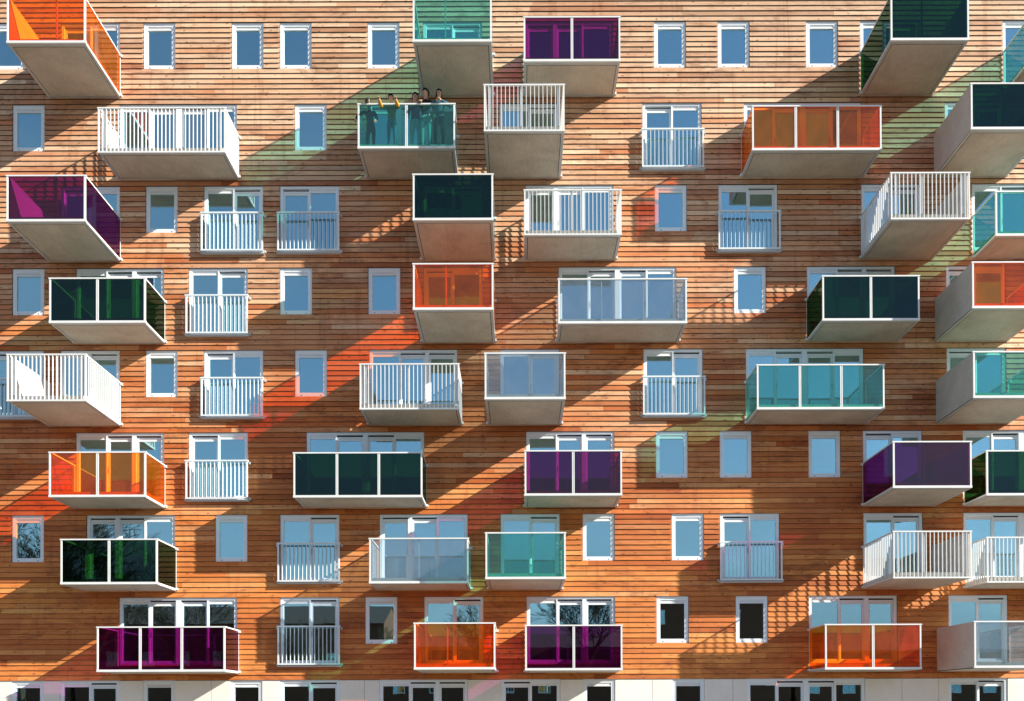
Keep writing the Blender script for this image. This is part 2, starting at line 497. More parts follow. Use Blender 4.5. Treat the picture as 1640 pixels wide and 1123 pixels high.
def shell():
    mb = MB()
    # membrane behind the boards, cut round the openings in three bands for every storey
    for r in range(0, 9):
        zt = row_top(r) if r > 0 else row_top(1) + FLOOR
        for b0, b1 in ((0, 9), (9, 13), (13, 16)):
            z1, z0 = zt - b0 * BH, zt - b1 * BH
            for a, b in free_spans((z0 + z1) / 2):
                mb.box(a, b, 0.0, 0.28, z0, z1)
    mb.box(X_MIN, X_MAX, 0.0, 0.28, row_top(1) + FLOOR, Z_TOP)
    wall = mb.build('timber_wall', M['sheath'], building)
    it = MB()
    for r in range(1, 10):
        zt = row_top(r)
        it.box(X_MIN + 0.2, X_MAX - 0.2, 0.29, 5.0, zt - 2.66, zt - 2.44)
        for i in range(9):
            px = (-15.95, -9.3, -5.75, -1.3, 1.95, 6.55, 9.3, 14.2, 18.9)[i]
            clash = any(o[5] == r and o[0] - 0.1 < px < o[1] + 0.1 for o in OPEN)
            if not clash:
                it.box(px, px + 0.12, 0.30, 4.9, zt - 2.43, zt + 0.14)
    it.box(X_MIN + 0.2, X_MAX - 0.2, 0.29, 5.0, row_top(1) + 0.16, row_top(1) + 0.4)
    it.box(X_MIN, X_MAX, 5.01, 5.3, 0, Z_TOP)
    it.box(X_MIN, X_MIN + 0.19, 0.29, 5.0, 0, Z_TOP)
    it.box(X_MAX - 0.19, X_MAX, 0.29, 5.0, 0, Z_TOP)
    it.build('interior', M['room'], building)
    MB().box(X_MIN - 0.1, X_MAX + 0.1, -0.12, 5.4, Z_TOP + 0.01, Z_TOP + 0.3).build('roof_edge', M['grey'], building)
    return wall
timber_wall = shell()

def in_balcony(x, z):
    """rough test: is this spot of the wall hidden behind a balcony as seen from the street"""
    for (r, g, kd, x0, x1, s, l) in BALCONIES:
        d = DEPTH[kd]
        k = (27.66 - d) / 27.66
        zb = row_top(r) - 2.60
        for kk in (1.0, (1 + 1 / k) / 2, 1 / k):
            if x0 * kk < x < x1 * kk and (zb - 1.85) * kk < z - 1.85 < (zb + 1.49 - 1.85) * kk:
                return True
    return False

def planks():
    rnd = random.Random(5)
    pieces = []
    n_rows = int(round((Z_TOP - Z0) / BH))
    for i in range(n_rows):
        z = Z0 + i * BH
        for a, b in free_spans(z + BH / 2):
            x = a
            while x < b - 0.01:
                L = rnd.choice((1.8, 2.8, 3.4, 4.0, 4.8, 5.4, 6.2)) * rnd.uniform(0.85, 1.1)
                if x == a: L *= rnd.uniform(0.35, 1.0)
                e = x + L
                if b - e < 0.55: e = b
                pieces.append((x, e, z, i))
                x = e
    scored = []
    for p in pieces:
        a, b = max(p[0], -17.6), min(p[1], 17.2)
        vis = 0
        if b > a and p[2] < 26.0:
            n = 8
            vis = (b - a) * sum(not in_balcony(a + (b - a) * (j + 0.5) / n, p[2] + BH / 2) for j in range(n)) / n
        scored.append((vis, p))
    scored.sort(key=lambda t: -t[0])
    def geom(p):
        a, b, z, i = p
        g = 0.0016
        j = rnd.uniform(-0.003, 0.003); k = rnd.uniform(-0.002, 0.002)
        t = rnd.uniform(-0.0018, 0.0018)
        prof = [(-0.0465 + j, 0.003), (-0.039, 0.006), (-0.006, BH - 0.0035), (-0.019, BH - 0.0035)]
        a2, b2 = a + g, b - g
        vs = [(a2, y, z + zz + t + k * 0) for y, zz in prof] + [(b2, y, z + zz - t) for y, zz in prof]
        fs = [(0, 3, 2, 1), (4, 5, 6, 7), (0, 1, 5, 4), (1, 2, 6, 5), (2, 3, 7, 6), (3, 0, 4, 7)]
        # a few boards stand out darker or paler than their neighbours
        tone = min(1, max(0, rnd.gauss(0.55, 0.15)))
        if rnd.random() < 0.07: tone = rnd.uniform(0.0, 0.22)
        hue = min(1, max(0, rnd.gauss(0.5, 0.24)))
        return vs, fs, (tone, hue, rnd.random(), 1.0)
    def paint(me, cols):
        at = me.color_attributes.new('tone', 'FLOAT_COLOR', 'POINT')
        flat = [c for col in cols for c in col]
        at.data.foreach_set('color', flat)
    rest_v, rest_f, rest_c = [], [], []
    for n, (vis, p) in enumerate(scored):
        vs, fs, c = geom(p)
        if n < 300:
            ox = p[0]
            me = bpy.data.meshes.new('plank')
            me.from_pydata([(x - ox, y, z - p[2]) for x, y, z in vs], [], fs)
            me.materials.append(M['wood'])
            paint(me, [c] * 8)
            link('plank', me, timber_wall, (ox, 0, p[2]))
        else:
            o = len(rest_v)
            rest_v += vs
            rest_f += [tuple(q + o for q in f) for f in fs]
            rest_c += [c] * 8
    me = bpy.data.meshes.new('planks')
    me.from_pydata(rest_v, [], rest_f)
    me.materials.append(M['wood'])
    paint(me, rest_c)
    tag(link('planks', me, timber_wall), kind='stuff')
planks()

# cream panels of the ground floor
def base_panels():
    joints = [-11.70 + 1.25, -5.24, 4.58, 7.31, 13.07, 14.32]
    spans, x = [], X_MIN
    ops = sorted((o[0], o[1], o[2]) for o in OPEN if o[5] == 9)
    for a, b, zz in ops:
        spans.append((x, a, 0.0)); spans.append((a, b, zz)); x = b
    spans.append((x, X_MAX, 0.0))
    for a, b, kind in spans:
        if kind == 0.0:
            cuts = [a] + [j for j in joints if a + 0.05 < j < b - 0.05] + [b]
            for c, d in zip(cuts[:-1], cuts[1:]):
                o = MB().box(c + 0.006, d - 0.006, -0.024, 0.26, 0.05, Z0 - 0.012).build('base_panel', M['base'], building)
        else:
            MB().box(a + 0.006, b - 0.006, -0.024, 0.26, 0.05, kind - 0.012).build('base_panel', M['base'], building)
base_panels()

# ------------------------------------------------------------------ windows and balcony doors
FR = 0.0    # y of the outer frame face
cache = {}
def part(key, fn):
    if key not in cache: cache[key] = fn()
    return cache[key]

def win_small(x, zt):
    W, H = 1.08, 9 * BH
    def frame():
        mb = MB()
        t, bt = 0.078, 0.075
        mb.box(0, t, FR, FR + 0.10, -H, 0); mb.box(W - t, W, FR, FR + 0.10, -H, 0)
        mb.box(t, W - t, FR, FR + 0.10, -t, 0); mb.box(t, W - t, FR - 0.004, FR + 0.10, -H, -H + bt)
        return mb.mesh('window', M['frame'])
    def sash():
        mb = MB()
        t = 0.078; s = 0.050; y = FR + 0.008
        a, b, lo, hi = t, W - t, -H + 0.075, -t
        mb.box(a, a + s, y, y + 0.06, lo, hi); mb.box(b - s, b, y, y + 0.06, lo, hi)
        mb.box(a + s, b - s, y, y + 0.06, lo, lo + 0.06); mb.box(a + s, b - s, y, y + 0.06, hi - 0.045, hi)
        mb.box(a + s, b - s, y + 0.002, y + 0.06, hi - 0.165, hi - 0.135)
        return mb.mesh('sash', M['frame'])
    def vent():
        mb = MB()
        y = FR + 0.028
        for k in range(2):
            z = -0.078 - 0.045 - 0.045 * (k + 1)
            mb.box(0.128, W - 0.128, y, y + 0.02, z + 0.006, z + 0.045)
        mb.box(0.128, W - 0.128, y + 0.021, y + 0.04, -0.078 - 0.135, -0.078 - 0.045)
        return mb.mesh('vent_strip', M['vent'])
    def pane():
        return MB().box(0.128, W - 0.128, FR + 0.045, FR + 0.066, -H + 0.135, -0.243).mesh('pane', M['g_win'])
    def caps():
        mb = MB()
        for cx in (0.21, W - 0.20):
            mb.disc(cx, -H + 0.042, FR - 0.0041, 0.017, 0.006)
        return mb.mesh('drain_caps', M['dark'])
    w = link('window', part('S', frame), building, (x, 0, zt))
    link('sash', part('Ss', sash), w); link('vent_strip', part('Sv', vent), w)
    link('pane', part('Sp', pane), w); link('drain_caps', part('Sc', caps), w)
    return w

def win_door(kind, x, zt, flip):
    W, H = WID[kind], 13 * BH
    T = 0.095
    # (start, end, slides) of every leaf, mullion widths included between them
    if kind in 'FD':
        c = W / 2
        leaves = [(T, c - 0.022, flip), (c + 0.022, W - T, not flip)]
        mull = [(c - 0.022, c + 0.022)]
    elif kind == 'T':
        w3 = (W - 2 * T) / 3
        a, b = T + w3, T + 2 * w3
        if flip: leaves = [(T, a - 0.07, True), (a + 0.07, b - 0.022, True), (b + 0.022, W - T, False)]; mull = [(a - 0.07, a + 0.07), (b - 0.022, b + 0.022)]
        else: leaves = [(T, a - 0.022, False), (a + 0.022, b - 0.07, True), (b + 0.07, W - T, True)]; mull = [(a - 0.022, a + 0.022), (b - 0.07, b + 0.07)]
    else:
        c = W / 2; q = (c - 0.085 - T) / 2
        leaves = [(T, T + q - 0.022, False), (T + q + 0.022, c - 0.085, True), (c + 0.085, c + 0.085 + q - 0.022, True), (c + 0.085 + q + 0.022, W - T, False)]
        mull = [(T + q - 0.022, T + q + 0.022), (c - 0.085, c + 0.085), (c + 0.085 + q - 0.022, c + 0.085 + q + 0.022)]
    key = kind + str(flip)
    def frame():
        mb = MB()
        mb.box(0, T, FR, FR + 0.14, -H, 0); mb.box(W - T, W, FR, FR + 0.14, -H, 0)
        mb.box(T, W - T, FR, FR + 0.14, -0.085, 0); mb.box(T, W - T, FR - 0.004, FR + 0.14, -H, -H + 0.07)
        for a, b in mull:
            mb.box(a, b, FR + 0.004, FR + 0.14, -H + 0.07, -0.085)
        return mb.mesh('balcony_door', M['frame'])
    d = link('balcony_door', part(key, frame), building, (x, 0, zt))
    for i, (a, b, sl) in enumerate(leaves):
        L = b - a
        k2 = 'leaf%.3f%s' % (L, sl)
        y = FR + (0.062 if sl else 0.022)
        s = 0.062 if sl else 0.020
        top = -0.085 - (0.055 if sl else 0.0)
        def sash():
            mb = MB(); lo = -H + 0.07
            mb.box(0, s, y, y + 0.05, lo, top); mb.box(L - s, L, y, y + 0.05, lo, top)
            mb.box(s, L - s, y, y + 0.05, lo, lo + 0.07); mb.box(s, L - s, y, y + 0.05, top - 0.04, top)
            mb.box(s, L - s, y + 0.002, y + 0.05, top - 0.135, top - 0.108)
            return mb.mesh('sash', M['frame'])
        def vent():
            return MB().box(s, L - s, y + 0.012, y + 0.04, top - 0.108, top - 0.04).mesh('vent_strip', M['vent'])
        def pane():
            return MB().box(s, L - s, y + 0.02, y + 0.042, -H + 0.14, top - 0.135).mesh('pane', M['g_win'])
        link('sash', part(k2 + 's', sash), d, (a, 0, 0))
        link('vent_strip', part(k2 + 'v', vent), d, (a, 0, 0))
        link('pane', part(k2 + 'p', pane), d, (a, 0, 0))
        if sl:
            def track():
                return MB().box(0, L, FR + 0.10, FR + 0.135, -0.14, -0.085).mesh('track', M['dark'])
            link('track', part('t%.3f' % L, track), d, (a, 0, 0))
            def handle():
                return MB().box(0.018, 0.044, y - 0.035, y, -1.34, -1.16).mesh('handle', M['grey'])
            link('handle', part('h%s' % sl, handle), d, (a if i % 2 else b - 0.062, 0, 0))
    return d

flips = random.Random(3)
for r, ws in WINDOWS.items():
    for k, x in ws:
        if k == 'S': win_small(x, row_top(r))
        else: win_door(k, x, row_top(r), flips.random() < 0.5)

# ------------------------------------------------------------------ railings in front of the tall windows
def bar_mesh(key, h, wx, wy):
    return part(key, lambda: MB().box(-wx / 2, wx / 2, -wy / 2, wy / 2, 0, h).mesh('bar', M['rail']))

def french(x, zt):
    W = 2.01
    a, b = -0.05, W + 0.05
    y = -0.175
    top, bot = -0.985, -2.26
    def frame():
        mb = MB()
        mb.box(a - 0.02, b + 0.02, y - 0.03, y + 0.03, top - 0.05, top)
        mb.box(a, a + 0.05, y - 0.02, y + 0.02, bot, top - 0.05); mb.box(b - 0.05, b, y - 0.02, y + 0.02, bot, top - 0.05)
        mb.box(a, b, y - 0.025, y + 0.025, bot - 0.05, bot)
        for s in (a + 0.004, b - 0.034):
            mb.box(s, s + 0.03, y + 0.031, -0.03, top - 0.045, top - 0.006)
            mb.box(s, s + 0.03, y + 0.026, -0.03, bot - 0.045, bot - 0.006)
        return mb.mesh('railing', M['rail'])
    rl = link('railing', part('fr', frame), building, (x, 0, zt))
    def sill():
        mb = MB()
        mb.box(a - 0.02, b + 0.02, y + 0.03, -0.012, bot - 0.12, bot - 0.07)
        return mb.mesh('sill', M['grey'])
    link('sill', part('frs', sill), rl)
    brk = part('frb', lambda: MB().box(0, 0.062, -0.10, -0.02, 0, 0.075).mesh('bracket', M['grey']))
    for s in (a - 0.075, b + 0.012):
        for z in (top - 0.12, bot - 0.07):
            link('bracket', brk, rl, (s, 0, z))
    n = 15
    me = bar_mesh('fbar', top - 0.05 - bot, 0.017, 0.040)
    for i in range(1, n):
        link('bar', me, rl, (a + 0.025 + (b - a - 0.05) * i / n, y, bot))

for r, ws in WINDOWS.items():
    for k, x in ws:
        if k == 'F': french(x, row_top(r))

# ------------------------------------------------------------------ balconies
def balcony(r, g, kind, x0, x1, solid, label):
    d = DEPTH[kind]
    zb = row_top(r) - 2.60
    H = 1.49
    Wd = x1 - x0
    root_mb = MB()
    yb = -0.03
    # local origin: lower left corner of the balcony at the wall
    root_mb.box(0.03, Wd - 0.03, -d + 0.035, yb, 0.03, 0.205)
    b = root_mb.build('balcony', M['slab'], building, (x0, 0, zb))
    tag(b, label)
    edge = MB()
    e = 0.085
    edge.box(0.0, e, -d + 0.0, yb, 0.004, 0.029); edge.box(Wd - e, Wd, -d, yb, 0.004, 0.029)
    edge.box(e, Wd - e, -d, -d + e, 0.004, 0.029); edge.box(e, Wd - e, yb - 0.05, yb, 0.004, 0.029)
    edge.build('edge_trim', M['grey'], b)
    gp = 0.022
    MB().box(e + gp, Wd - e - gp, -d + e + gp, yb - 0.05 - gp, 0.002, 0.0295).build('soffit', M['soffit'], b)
    MB().box(e, Wd - e, -d + e, yb - 0.05, 0.0296, 0.0299).build('joint', M['dark'], b)
    sides = [s for s in 'LR' if s != solid]
    if solid:
        sx = 0.0 if solid == 'L' else Wd - 0.06
        MB().box(sx, sx + 0.06, -d + 0.01, yb, -0.002, H - 0.02).build('side_panel', M['sidewall'], b)
    # rails common to all kinds
    yf = -d - 0.035
    if g != 'white':
        mat = M['g_' + g]
        rail = MB()
        rail.box(-0.03, Wd + 0.03, yf - 0.03, yf + 0.03, H - 0.05, H - 0.008)
        rail.build('handrail', M['white'], b)
        rail = MB()
        rail.box(-0.02, Wd + 0.02, yf - 0.028, yf + 0.034, 0.012, 0.085)
        rail.build('bottom_rail', M['white'], b)
        for sx in (-0.01, Wd - 0.055):
            MB().box(sx + (0.0 if sx < 0.1 else 0.013), sx + 0.052 + (0.0 if sx < 0.1 else 0.013), yf - 0.022, yf + 0.022, 0.085, H - 0.05).build('post', M['white'], b)
        n = {'deep': 1, 'mid': 2, 'wide': 3}[kind]
        inner0, inner1 = 0.043, Wd - 0.043
        thin = g == 'clear'
        cuts = [inner0 + (inner1 - inner0) * i / n for i in range(n + 1)]
        for i in range(1, n):
            hw = 0.016 if thin else 0.040
            c = cuts[i]
            mb = MB()
            if thin:
                mb.box(c - hw, c + hw, yf + 0.012, yf + 0.05, 0.085, H - 0.05)
            else:
                mb.box(c - hw, c - 0.008, yf - 0.02, yf + 0.02, 0.085, H - 0.05)
                mb.box(c + 0.008, c + hw, yf - 0.02, yf + 0.02, 0.085, H - 0.05)
                mb.box(c - 0.008, c + 0.008, yf + 0.004, yf + 0.02, 0.085, H - 0.05)
            mb.build('post', M['white'], b)
        for i in range(n):
            hw = 0.0 if thin else 0.040
            a = cuts[i] + (hw if i else 0.0) + 0.001
            c = cuts[i + 1] - (hw if i < n - 1 else 0.0) - 0.001
            MB().box(a, c, yf - 0.006, yf + 0.006, 0.083, H - 0.048).build('glass_panel', mat, b)
        if kind == 'deep':
            mx = x0 + Wd / 2
            f = 0.62 if mx < -10 else 0.41 if (mx < -1 or mx > 8) else 0.585
            MB().box(Wd * f - 0.02, Wd * f + 0.02, yf + 0.034, yf + 0.075, 0.206, H - 0.05).build('inner_post', M['white'], b)
        for s in sides:
            xs = 0.0 if s == 'L' else Wd
            sg = 1 if s == 'L' else -1
            mb = MB()
            mb.box(min(xs, xs + sg * 0.045), max(xs, xs + sg * 0.045), yf + 0.031, yb - 0.02, H - 0.045, H - 0.002)
            mb.build('handrail', M['white'], b)
            mb = MB()
            mb.box(min(xs - sg * 0.005, xs + sg * 0.029), max(xs - sg * 0.005, xs + sg * 0.029), yf + 0.035, yb, 0.03, 0.08)
            mb.build('bottom_rail', M['white'], b)
            mb = MB()
            mb.box(min(xs + sg * 0.003, xs + sg * 0.015), max(xs + sg * 0.003, xs + sg * 0.015), yf + 0.03, yb - 0.02, 0.078, H - 0.046)
            mb.build('glass_panel', mat, b)
            mb = MB()
            mb.box(min(xs, xs + sg * 0.03), max(xs, xs + sg * 0.03), yb - 0.05, yb - 0.021, 0.081, H - 0.046)
            mb.build('post', M['white'], b)
    else:
        MB().box(-0.03, Wd + 0.03, yf - 0.025, yf + 0.025, H - 0.04, H).build('handrail', M['white'], b)
        MB().box(-0.02, Wd + 0.02, yf - 0.022, yf + 0.034, 0.0, 0.05).build('bottom_rail', M['white'], b)
        for sx in (-0.01, Wd - 0.035):
            MB().box(sx, sx + 0.045, yf - 0.02, yf + 0.02, 0.05, H - 0.04).build('post', M['white'], b)
        for sx in (0.14, Wd - 0.22) if kind != 'mid' else (0.14,):
            MB().box(sx, sx + 0.08, yf + 0.036, yf + 0.075, 0.205, H - 0.04).build('post', M['white'], b)
        n = {'deep': 1, 'mid': 2, 'wide': 3}[kind]
        fs = {'deep': [0.62 if x0 < 0 else 0.40], 'mid': [0.49], 'wide': [0.34, 0.66]}[kind]
        if kind == 'deep' and -3 < x0 < 3: fs = [0.46]
        for f in fs:
            MB().box(Wd * f - 0.035, Wd * f + 0.035, yf + 0.036, yf + 0.075, 0.205, H - 0.04).build('post', M['white'], b)
        nb = int(round((Wd - 0.02) / 0.130))
        me = part('bbar', lambda: MB().box(-0.010, 0.010, -0.018, 0.018, 0, H - 0.09).mesh('baluster', M['white']))
        for i in range(1, nb):
            link('baluster', me, b, (0.01 + (Wd - 0.02) * i / nb, yf, 0.05))
        ms = part('sbar', lambda: MB().box(-0.018, 0.018, -0.010, 0.010, 0, H - 0.07).mesh('baluster', M['white']))
        for s in sides:
            xs = 0.0 if s == 'L' else Wd
            sg = 1 if s == 'L' else -1
            MB().box(min(xs, xs + sg * 0.045), max(xs, xs + sg * 0.045), yf + 0.026, yb - 0.02, H - 0.038, H - 0.002).build('handrail', M['white'], b)
            MB().box(min(xs - sg * 0.005, xs + sg * 0.029), max(xs - sg * 0.005, xs + sg * 0.029), yf + 0.035, yb, 0.03, 0.06).build('bottom_rail', M['white'], b)
            ns = int(round((d - 0.05) / 0.130))
            cx = x0 + Wd / 2
            seen = (s == 'R' and cx < -4) or (s == 'L' and cx > 5)
            if seen:
                for i in range(1, ns + 1):
                    link('baluster', ms, b, (xs + sg * 0.012, yf + 0.05 + (d - 0.07) * i / (ns + 0.3), 0.032))
            else:
                mb = MB()
                for i in range(1, ns + 1):
                    yy = yf + 0.05 + (d - 0.07) * i / (ns + 0.3)
                    mb.box(xs + sg * 0.012 - 0.02, xs + sg * 0.012 + 0.02, yy - 0.013, yy + 0.013, 0.032, H - 0.04)
                tag(mb.build('balusters', M['white'], b), kind='stuff')
            MB().box(xs + sg * 0.02 - 0.03, xs + sg * 0.02 + 0.03, -d * 0.22, -d * 0.22 + 0.04, 0.061, H - 0.04).build('post', M['white'], b)
    # wall brackets of the open sides
    for s in sides:
        xs = -0.055 if s == 'L' else Wd - 0.005
        for z in (H - 0.10, 0.03):
            link('bracket', part('wb', lambda: MB().box(0, 0.06, -0.115, -0.03, 0, 0.075).mesh('bracket', M['white'])), b, (xs, 0, z))
    return b

for spec in BALCONIES:
    balcony(*spec)

# ------------------------------------------------------------------ the people on the turquoise balcony
M['skin'] = simple('skin', (0.52, 0.30, 0.21), 0.55, 0.3, 0.05, 8)
M['hair'] = simple('dark_hair', (0.018, 0.013, 0.011), 0.5, 0.4, 0.3, 40)
M['eye'] = simple('dark_eye', (0.02, 0.016, 0.014), 0.3, 0.5)
M['lip'] = simple('lips', (0.34, 0.12, 0.10), 0.5, 0.3)
M['jeans'] = simple('blue_jeans', (0.17, 0.23, 0.33), 0.85, 0.1, 0.2, 20)
M['pale_jeans'] = simple('pale_jeans', (0.42, 0.46, 0.50), 0.85, 0.1, 0.15, 20)
M['black_cloth'] = simple('black_cloth', (0.022, 0.021, 0.022), 0.85, 0.1, 0.2, 20)
M['yellow_knit'] = simple('yellow_knit', (0.50, 0.25, 0.035), 0.9, 0.1, 0.35, 30)
M['maroon_cloth'] = simple('maroon_cloth', (0.10, 0.022, 0.022), 0.85, 0.1, 0.25, 20)
M['teal_cloth'] = simple('blue_green_jacket', (0.03, 0.10, 0.14), 0.85, 0.1, 0.2, 20)
M['shoe'] = simple('dark_shoe', (0.04, 0.032, 0.028), 0.6, 0.3)

def person(x, y, z, label, height, lean, arms, mats, hair_len, turn=0.0, sleeve=1.0, bow=0.0):
    """joints in metres for a 1.75 m figure facing -y; arms: for each side (elbow, wrist, finger direction) given from the shoulder line"""
    k = height / 1.75
    def lp(px, py, pz):                       # lean the trunk forward about the hips
        dz = pz - 0.95
        return Vector((px, py - dz * math.sin(lean), 0.95 + dz * math.cos(lean)))
    V, E, R, B = [], [], [], []               # vertices, edges, radii, bones (a, b, material)
    def v(p, rx, ry=None):
        V.append(Vector(p)); R.append((rx, ry or rx)); return len(V) - 1
    def e(a, b, m):
        E.append((a, b)); B.append((V[a], V[b], m))
    pel = v((0, 0, 0.95), 0.135, 0.105)
    wst = v(lp(0, 0, 1.10), 0.125, 0.095)
    chs = v(lp(0, 0, 1.30), 0.150, 0.105)
    nkb = v(lp(0, 0, 1.45), 0.085, 0.075)
    nk = v(lp(0, -0.01, 1.52), 0.052)
    hd0 = v(lp(0, -0.02 - bow * 0.4, 1.580), 0.076, 0.082)
    hd1 = v(lp(0, -0.03 - bow, 1.650), 0.092, 0.104)
    hd2 = v(lp(0, -0.02 - bow * 1.3, 1.715), 0.075, 0.085)
    top, leg, shoe = mats
    e(pel, wst, top); e(wst, chs, top); e(chs, nkb, top); e(nkb, nk, 'skin'); e(nk, hd0, 'skin'); e(hd0, hd1, 'skin'); e(hd1, hd2, 'skin')
    for s in (-1, 1):
        hp = v((s * 0.095, 0.0, 0.86), 0.095); kn = v((s * 0.105, -0.03, 0.49), 0.062); an = v((s * 0.11, 0.01, 0.10), 0.043); to = v((s * 0.125, -0.15, 0.045), 0.040)
        e(pel, hp, leg); e(hp, kn, leg); e(kn, an, leg); e(an, to, shoe)
    hands = []
    for s, (el, wr, fd) in zip((-1, 1), arms):
        sh = v(lp(s * 0.175, 0.0, 1.405), 0.066)
        so = V[sh]
        ei = v(so + Vector(el), 0.054 * sleeve); wi = v(so + Vector(wr), 0.036 * sleeve)
        fdv = Vector(fd).normalized()
        pm = v(so + Vector(wr) + fdv * 0.075, 0.036, 0.022)
        e(chs, sh, top); e(sh, ei, top); e(ei, wi, top); e(wi, pm, 'skin')
        hands.append((V[pm], fdv, s))
    me = bpy.data.meshes.new('person')
    me.from_pydata([tuple(p) for p in V], E, [])
    tmp = bpy.data.objects.new('person', me)
    COL.objects.link(tmp)
    sk = tmp.modifiers.new('skin', 'SKIN')
    sk.use_smooth_shade = True
    for i, d in enumerate(me.skin_vertices[0].data):
        d.radius = R[i]
        d.use_root = (i == 0)
    sb = tmp.modifiers.new('sub', 'SUBSURF')
    sb.levels = 2; sb.render_levels = 2
    dg = bpy.context.evaluated_depsgraph_get()
    ev = bpy.data.meshes.new_from_object(tmp.evaluated_get(dg))
    bpy.data.objects.remove(tmp)
    names = ['skin', top, leg, shoe, 'eye', 'lip']
    bm = bmesh.new()
    bm.from_mesh(ev)
    def seg(p, a, b):
        ab = b - a
        t = max(0, min(1, (p - a).dot(ab) / ab.length_squared))
        return (p - a - ab * t).length
    for f in bm.faces:
        c = f.calc_center_median()
        f.material_index = names.index(min(B, key=lambda q: seg(c, q[0], q[1]))[2])
        f.smooth = True
    # fingers: five tapering chains with a knuckle bend, rooted in the palm
    mb = MB()
    for p, d, s in hands:
        u = d.cross(Vector((0, 0, 1)))
        u = u.normalized() if u.length > 0.1 else Vector((1, 0, 0))
        n = u.cross(d).normalized()
        for i, (o, L) in enumerate(((-0.030, 0.058), (-0.011, 0.070), (0.010, 0.074), (0.030, 0.066))):
            a = p + u * o
            b = a + d * L * 0.55; c = b + (d * 0.4 - n * 0.9).normalized() * L * 0.5
            mb.tube(a - d * 0.01, b, 0.0100, 0.0092, 6); mb.tube(b, c, 0.0092, 0.0075, 6)
        th = p - d * 0.035 + u * s * -0.034
        q = th + (d * 0.7 + u * s * -0.7).normalized() * 0.040
        mb.tube(th, q, 0.0120, 0.0105, 6); mb.tube(q, q + d * 0.030 - n * 0.008, 0.0105, 0.008, 6)
    # face
    hc = V[hd1].copy()
    rot = Matrix.Rotation(turn, 3, 'Z')
    def on_face(ax, az, r=0.0):
        return hc + rot @ Vector((ax, -0.086 + abs(ax) * 0.35 + r, az))
    def blob(c, rx, ry, rz, mi):
        vs, fs = [], []
        for i in range(5):
            t = math.pi * i / 4
            for j in range(6):
                q = 2 * math.pi * j / 6
                vs.append(c + rot @ Vector((rx * math.sin(t) * math.cos(q), ry * math.sin(t) * math.sin(q), rz * math.cos(t))))
        for i in range(4):
            for j in range(6):
                fs.append((i*6+j, i*6+(j+1) % 6, i*6+6+(j+1) % 6, i*6+6+j))
        mb.poly(vs, fs, mi)
    blob(on_face(0, -0.018, -0.012), 0.013, 0.020, 0.024, 0)
    for s in (-1, 1):
        blob(on_face(s * 0.031, 0.012), 0.013, 0.008, 0.007, 4)
        blob(on_face(s * 0.031, 0.030), 0.018, 0.008, 0.005, 4)
        blob(hc + rot @ Vector((s * 0.080, 0.0, -0.005)), 0.012, 0.022, 0.032, 0)
    blob(on_face(0, -0.056), 0.024, 0.010, 0.007, 5)
    extra = mb.mesh('x', [M[n] for n in names])
    bm.from_mesh(extra)
    out = bpy.data.meshes.new('person')
    bm.to_mesh(out); bm.free()
    for n in names: out.materials.append(M[n])
    o = link('person', out, None, (x, y, z))
    o.scale = (k, k, k)
    tag(o, label, 'person', 'people crowding the turquoise balcony')
    # hair: a cap over crown and nape, longer where the photo shows it
    rnd = random.Random(int(x * 100))
    vs, fs = [], []
    nt_, nq = 9, 16
    for i in range(nt_):
        for j in range(nq):
            q = 2 * math.pi * j / nq
            front = math.cos(q)                        # 1 towards the face
            tmax = 1.05 if front > 0.55 else 1.75 if front > -0.1 else 2.15
            t = tmax * i / (nt_ - 1)
            r = 1.0 + rnd.uniform(-0.04, 0.04)
            p = Vector((0.101 * math.sin(t) * math.sin(q), -0.114 * math.sin(t) * front + 0.008, 0.118 * math.cos(t)))
            if hair_len and front < 0.45 and i >= 5:
                p.z -= hair_len * (i - 4) / 4.0
                p.y += 0.012
            vs.append(hc + rot @ (p * r) + Vector((0, 0, 0.012)))
    for i in range(nt_ - 1):
        for j in range(nq):
            fs.append((i*nq+j, i*nq+(j+1) % nq, (i+1)*nq+(j+1) % nq, (i+1)*nq+j))
    h = MB().poly(vs, fs).build('hair', M['hair'], o)
    for pl in h.data.polygons: pl.use_smooth = True
    return o

deck = row_top(2) - 2.60 + 0.207
# arms are (elbow, wrist, finger direction) measured from the shoulder, left of the picture first
person(-4.08, -1.24, deck, 'person in yellow knit pointing with both fists over the turquoise glass', 1.63, 0.28,
       (((-0.15, -0.14, -0.10), (-0.19, -0.33, -0.01), (0.0, -0.9, 0.35)), ((0.10, -0.14, -0.10), (0.03, -0.33, -0.01), (0.0, -0.9, 0.35))),
       ('yellow_knit', 'jeans', 'shoe'), 0.0, 0.0, 1.45, 0.02)
person(-3.33, -1.02, deck, 'person in dark top and pale jeans standing left in the right hand group', 1.93, 0.05,
       (((-0.07, 0.02, -0.29), (-0.04, -0.16, -0.46), (0.2, -0.8, -0.4)), ((0.08, 0.03, -0.29), (0.05, -0.14, -0.48), (-0.2, -0.8, -0.4))),
       ('maroon_cloth', 'pale_jeans', 'shoe'), 0.0, 0.1)
person(-2.97, -1.20, deck, 'person in black looking aside with one hand on the rail', 1.92, 0.07,
       (((-0.06, -0.06, -0.28), (0.06, -0.31, -0.215), (0.2, -0.9, -0.3)), ((0.09, 0.02, -0.28), (0.09, -0.12, -0.48), (0, -0.5, -0.8))),
       ('black_cloth', 'pale_jeans', 'shoe'), 0.0, -0.85)
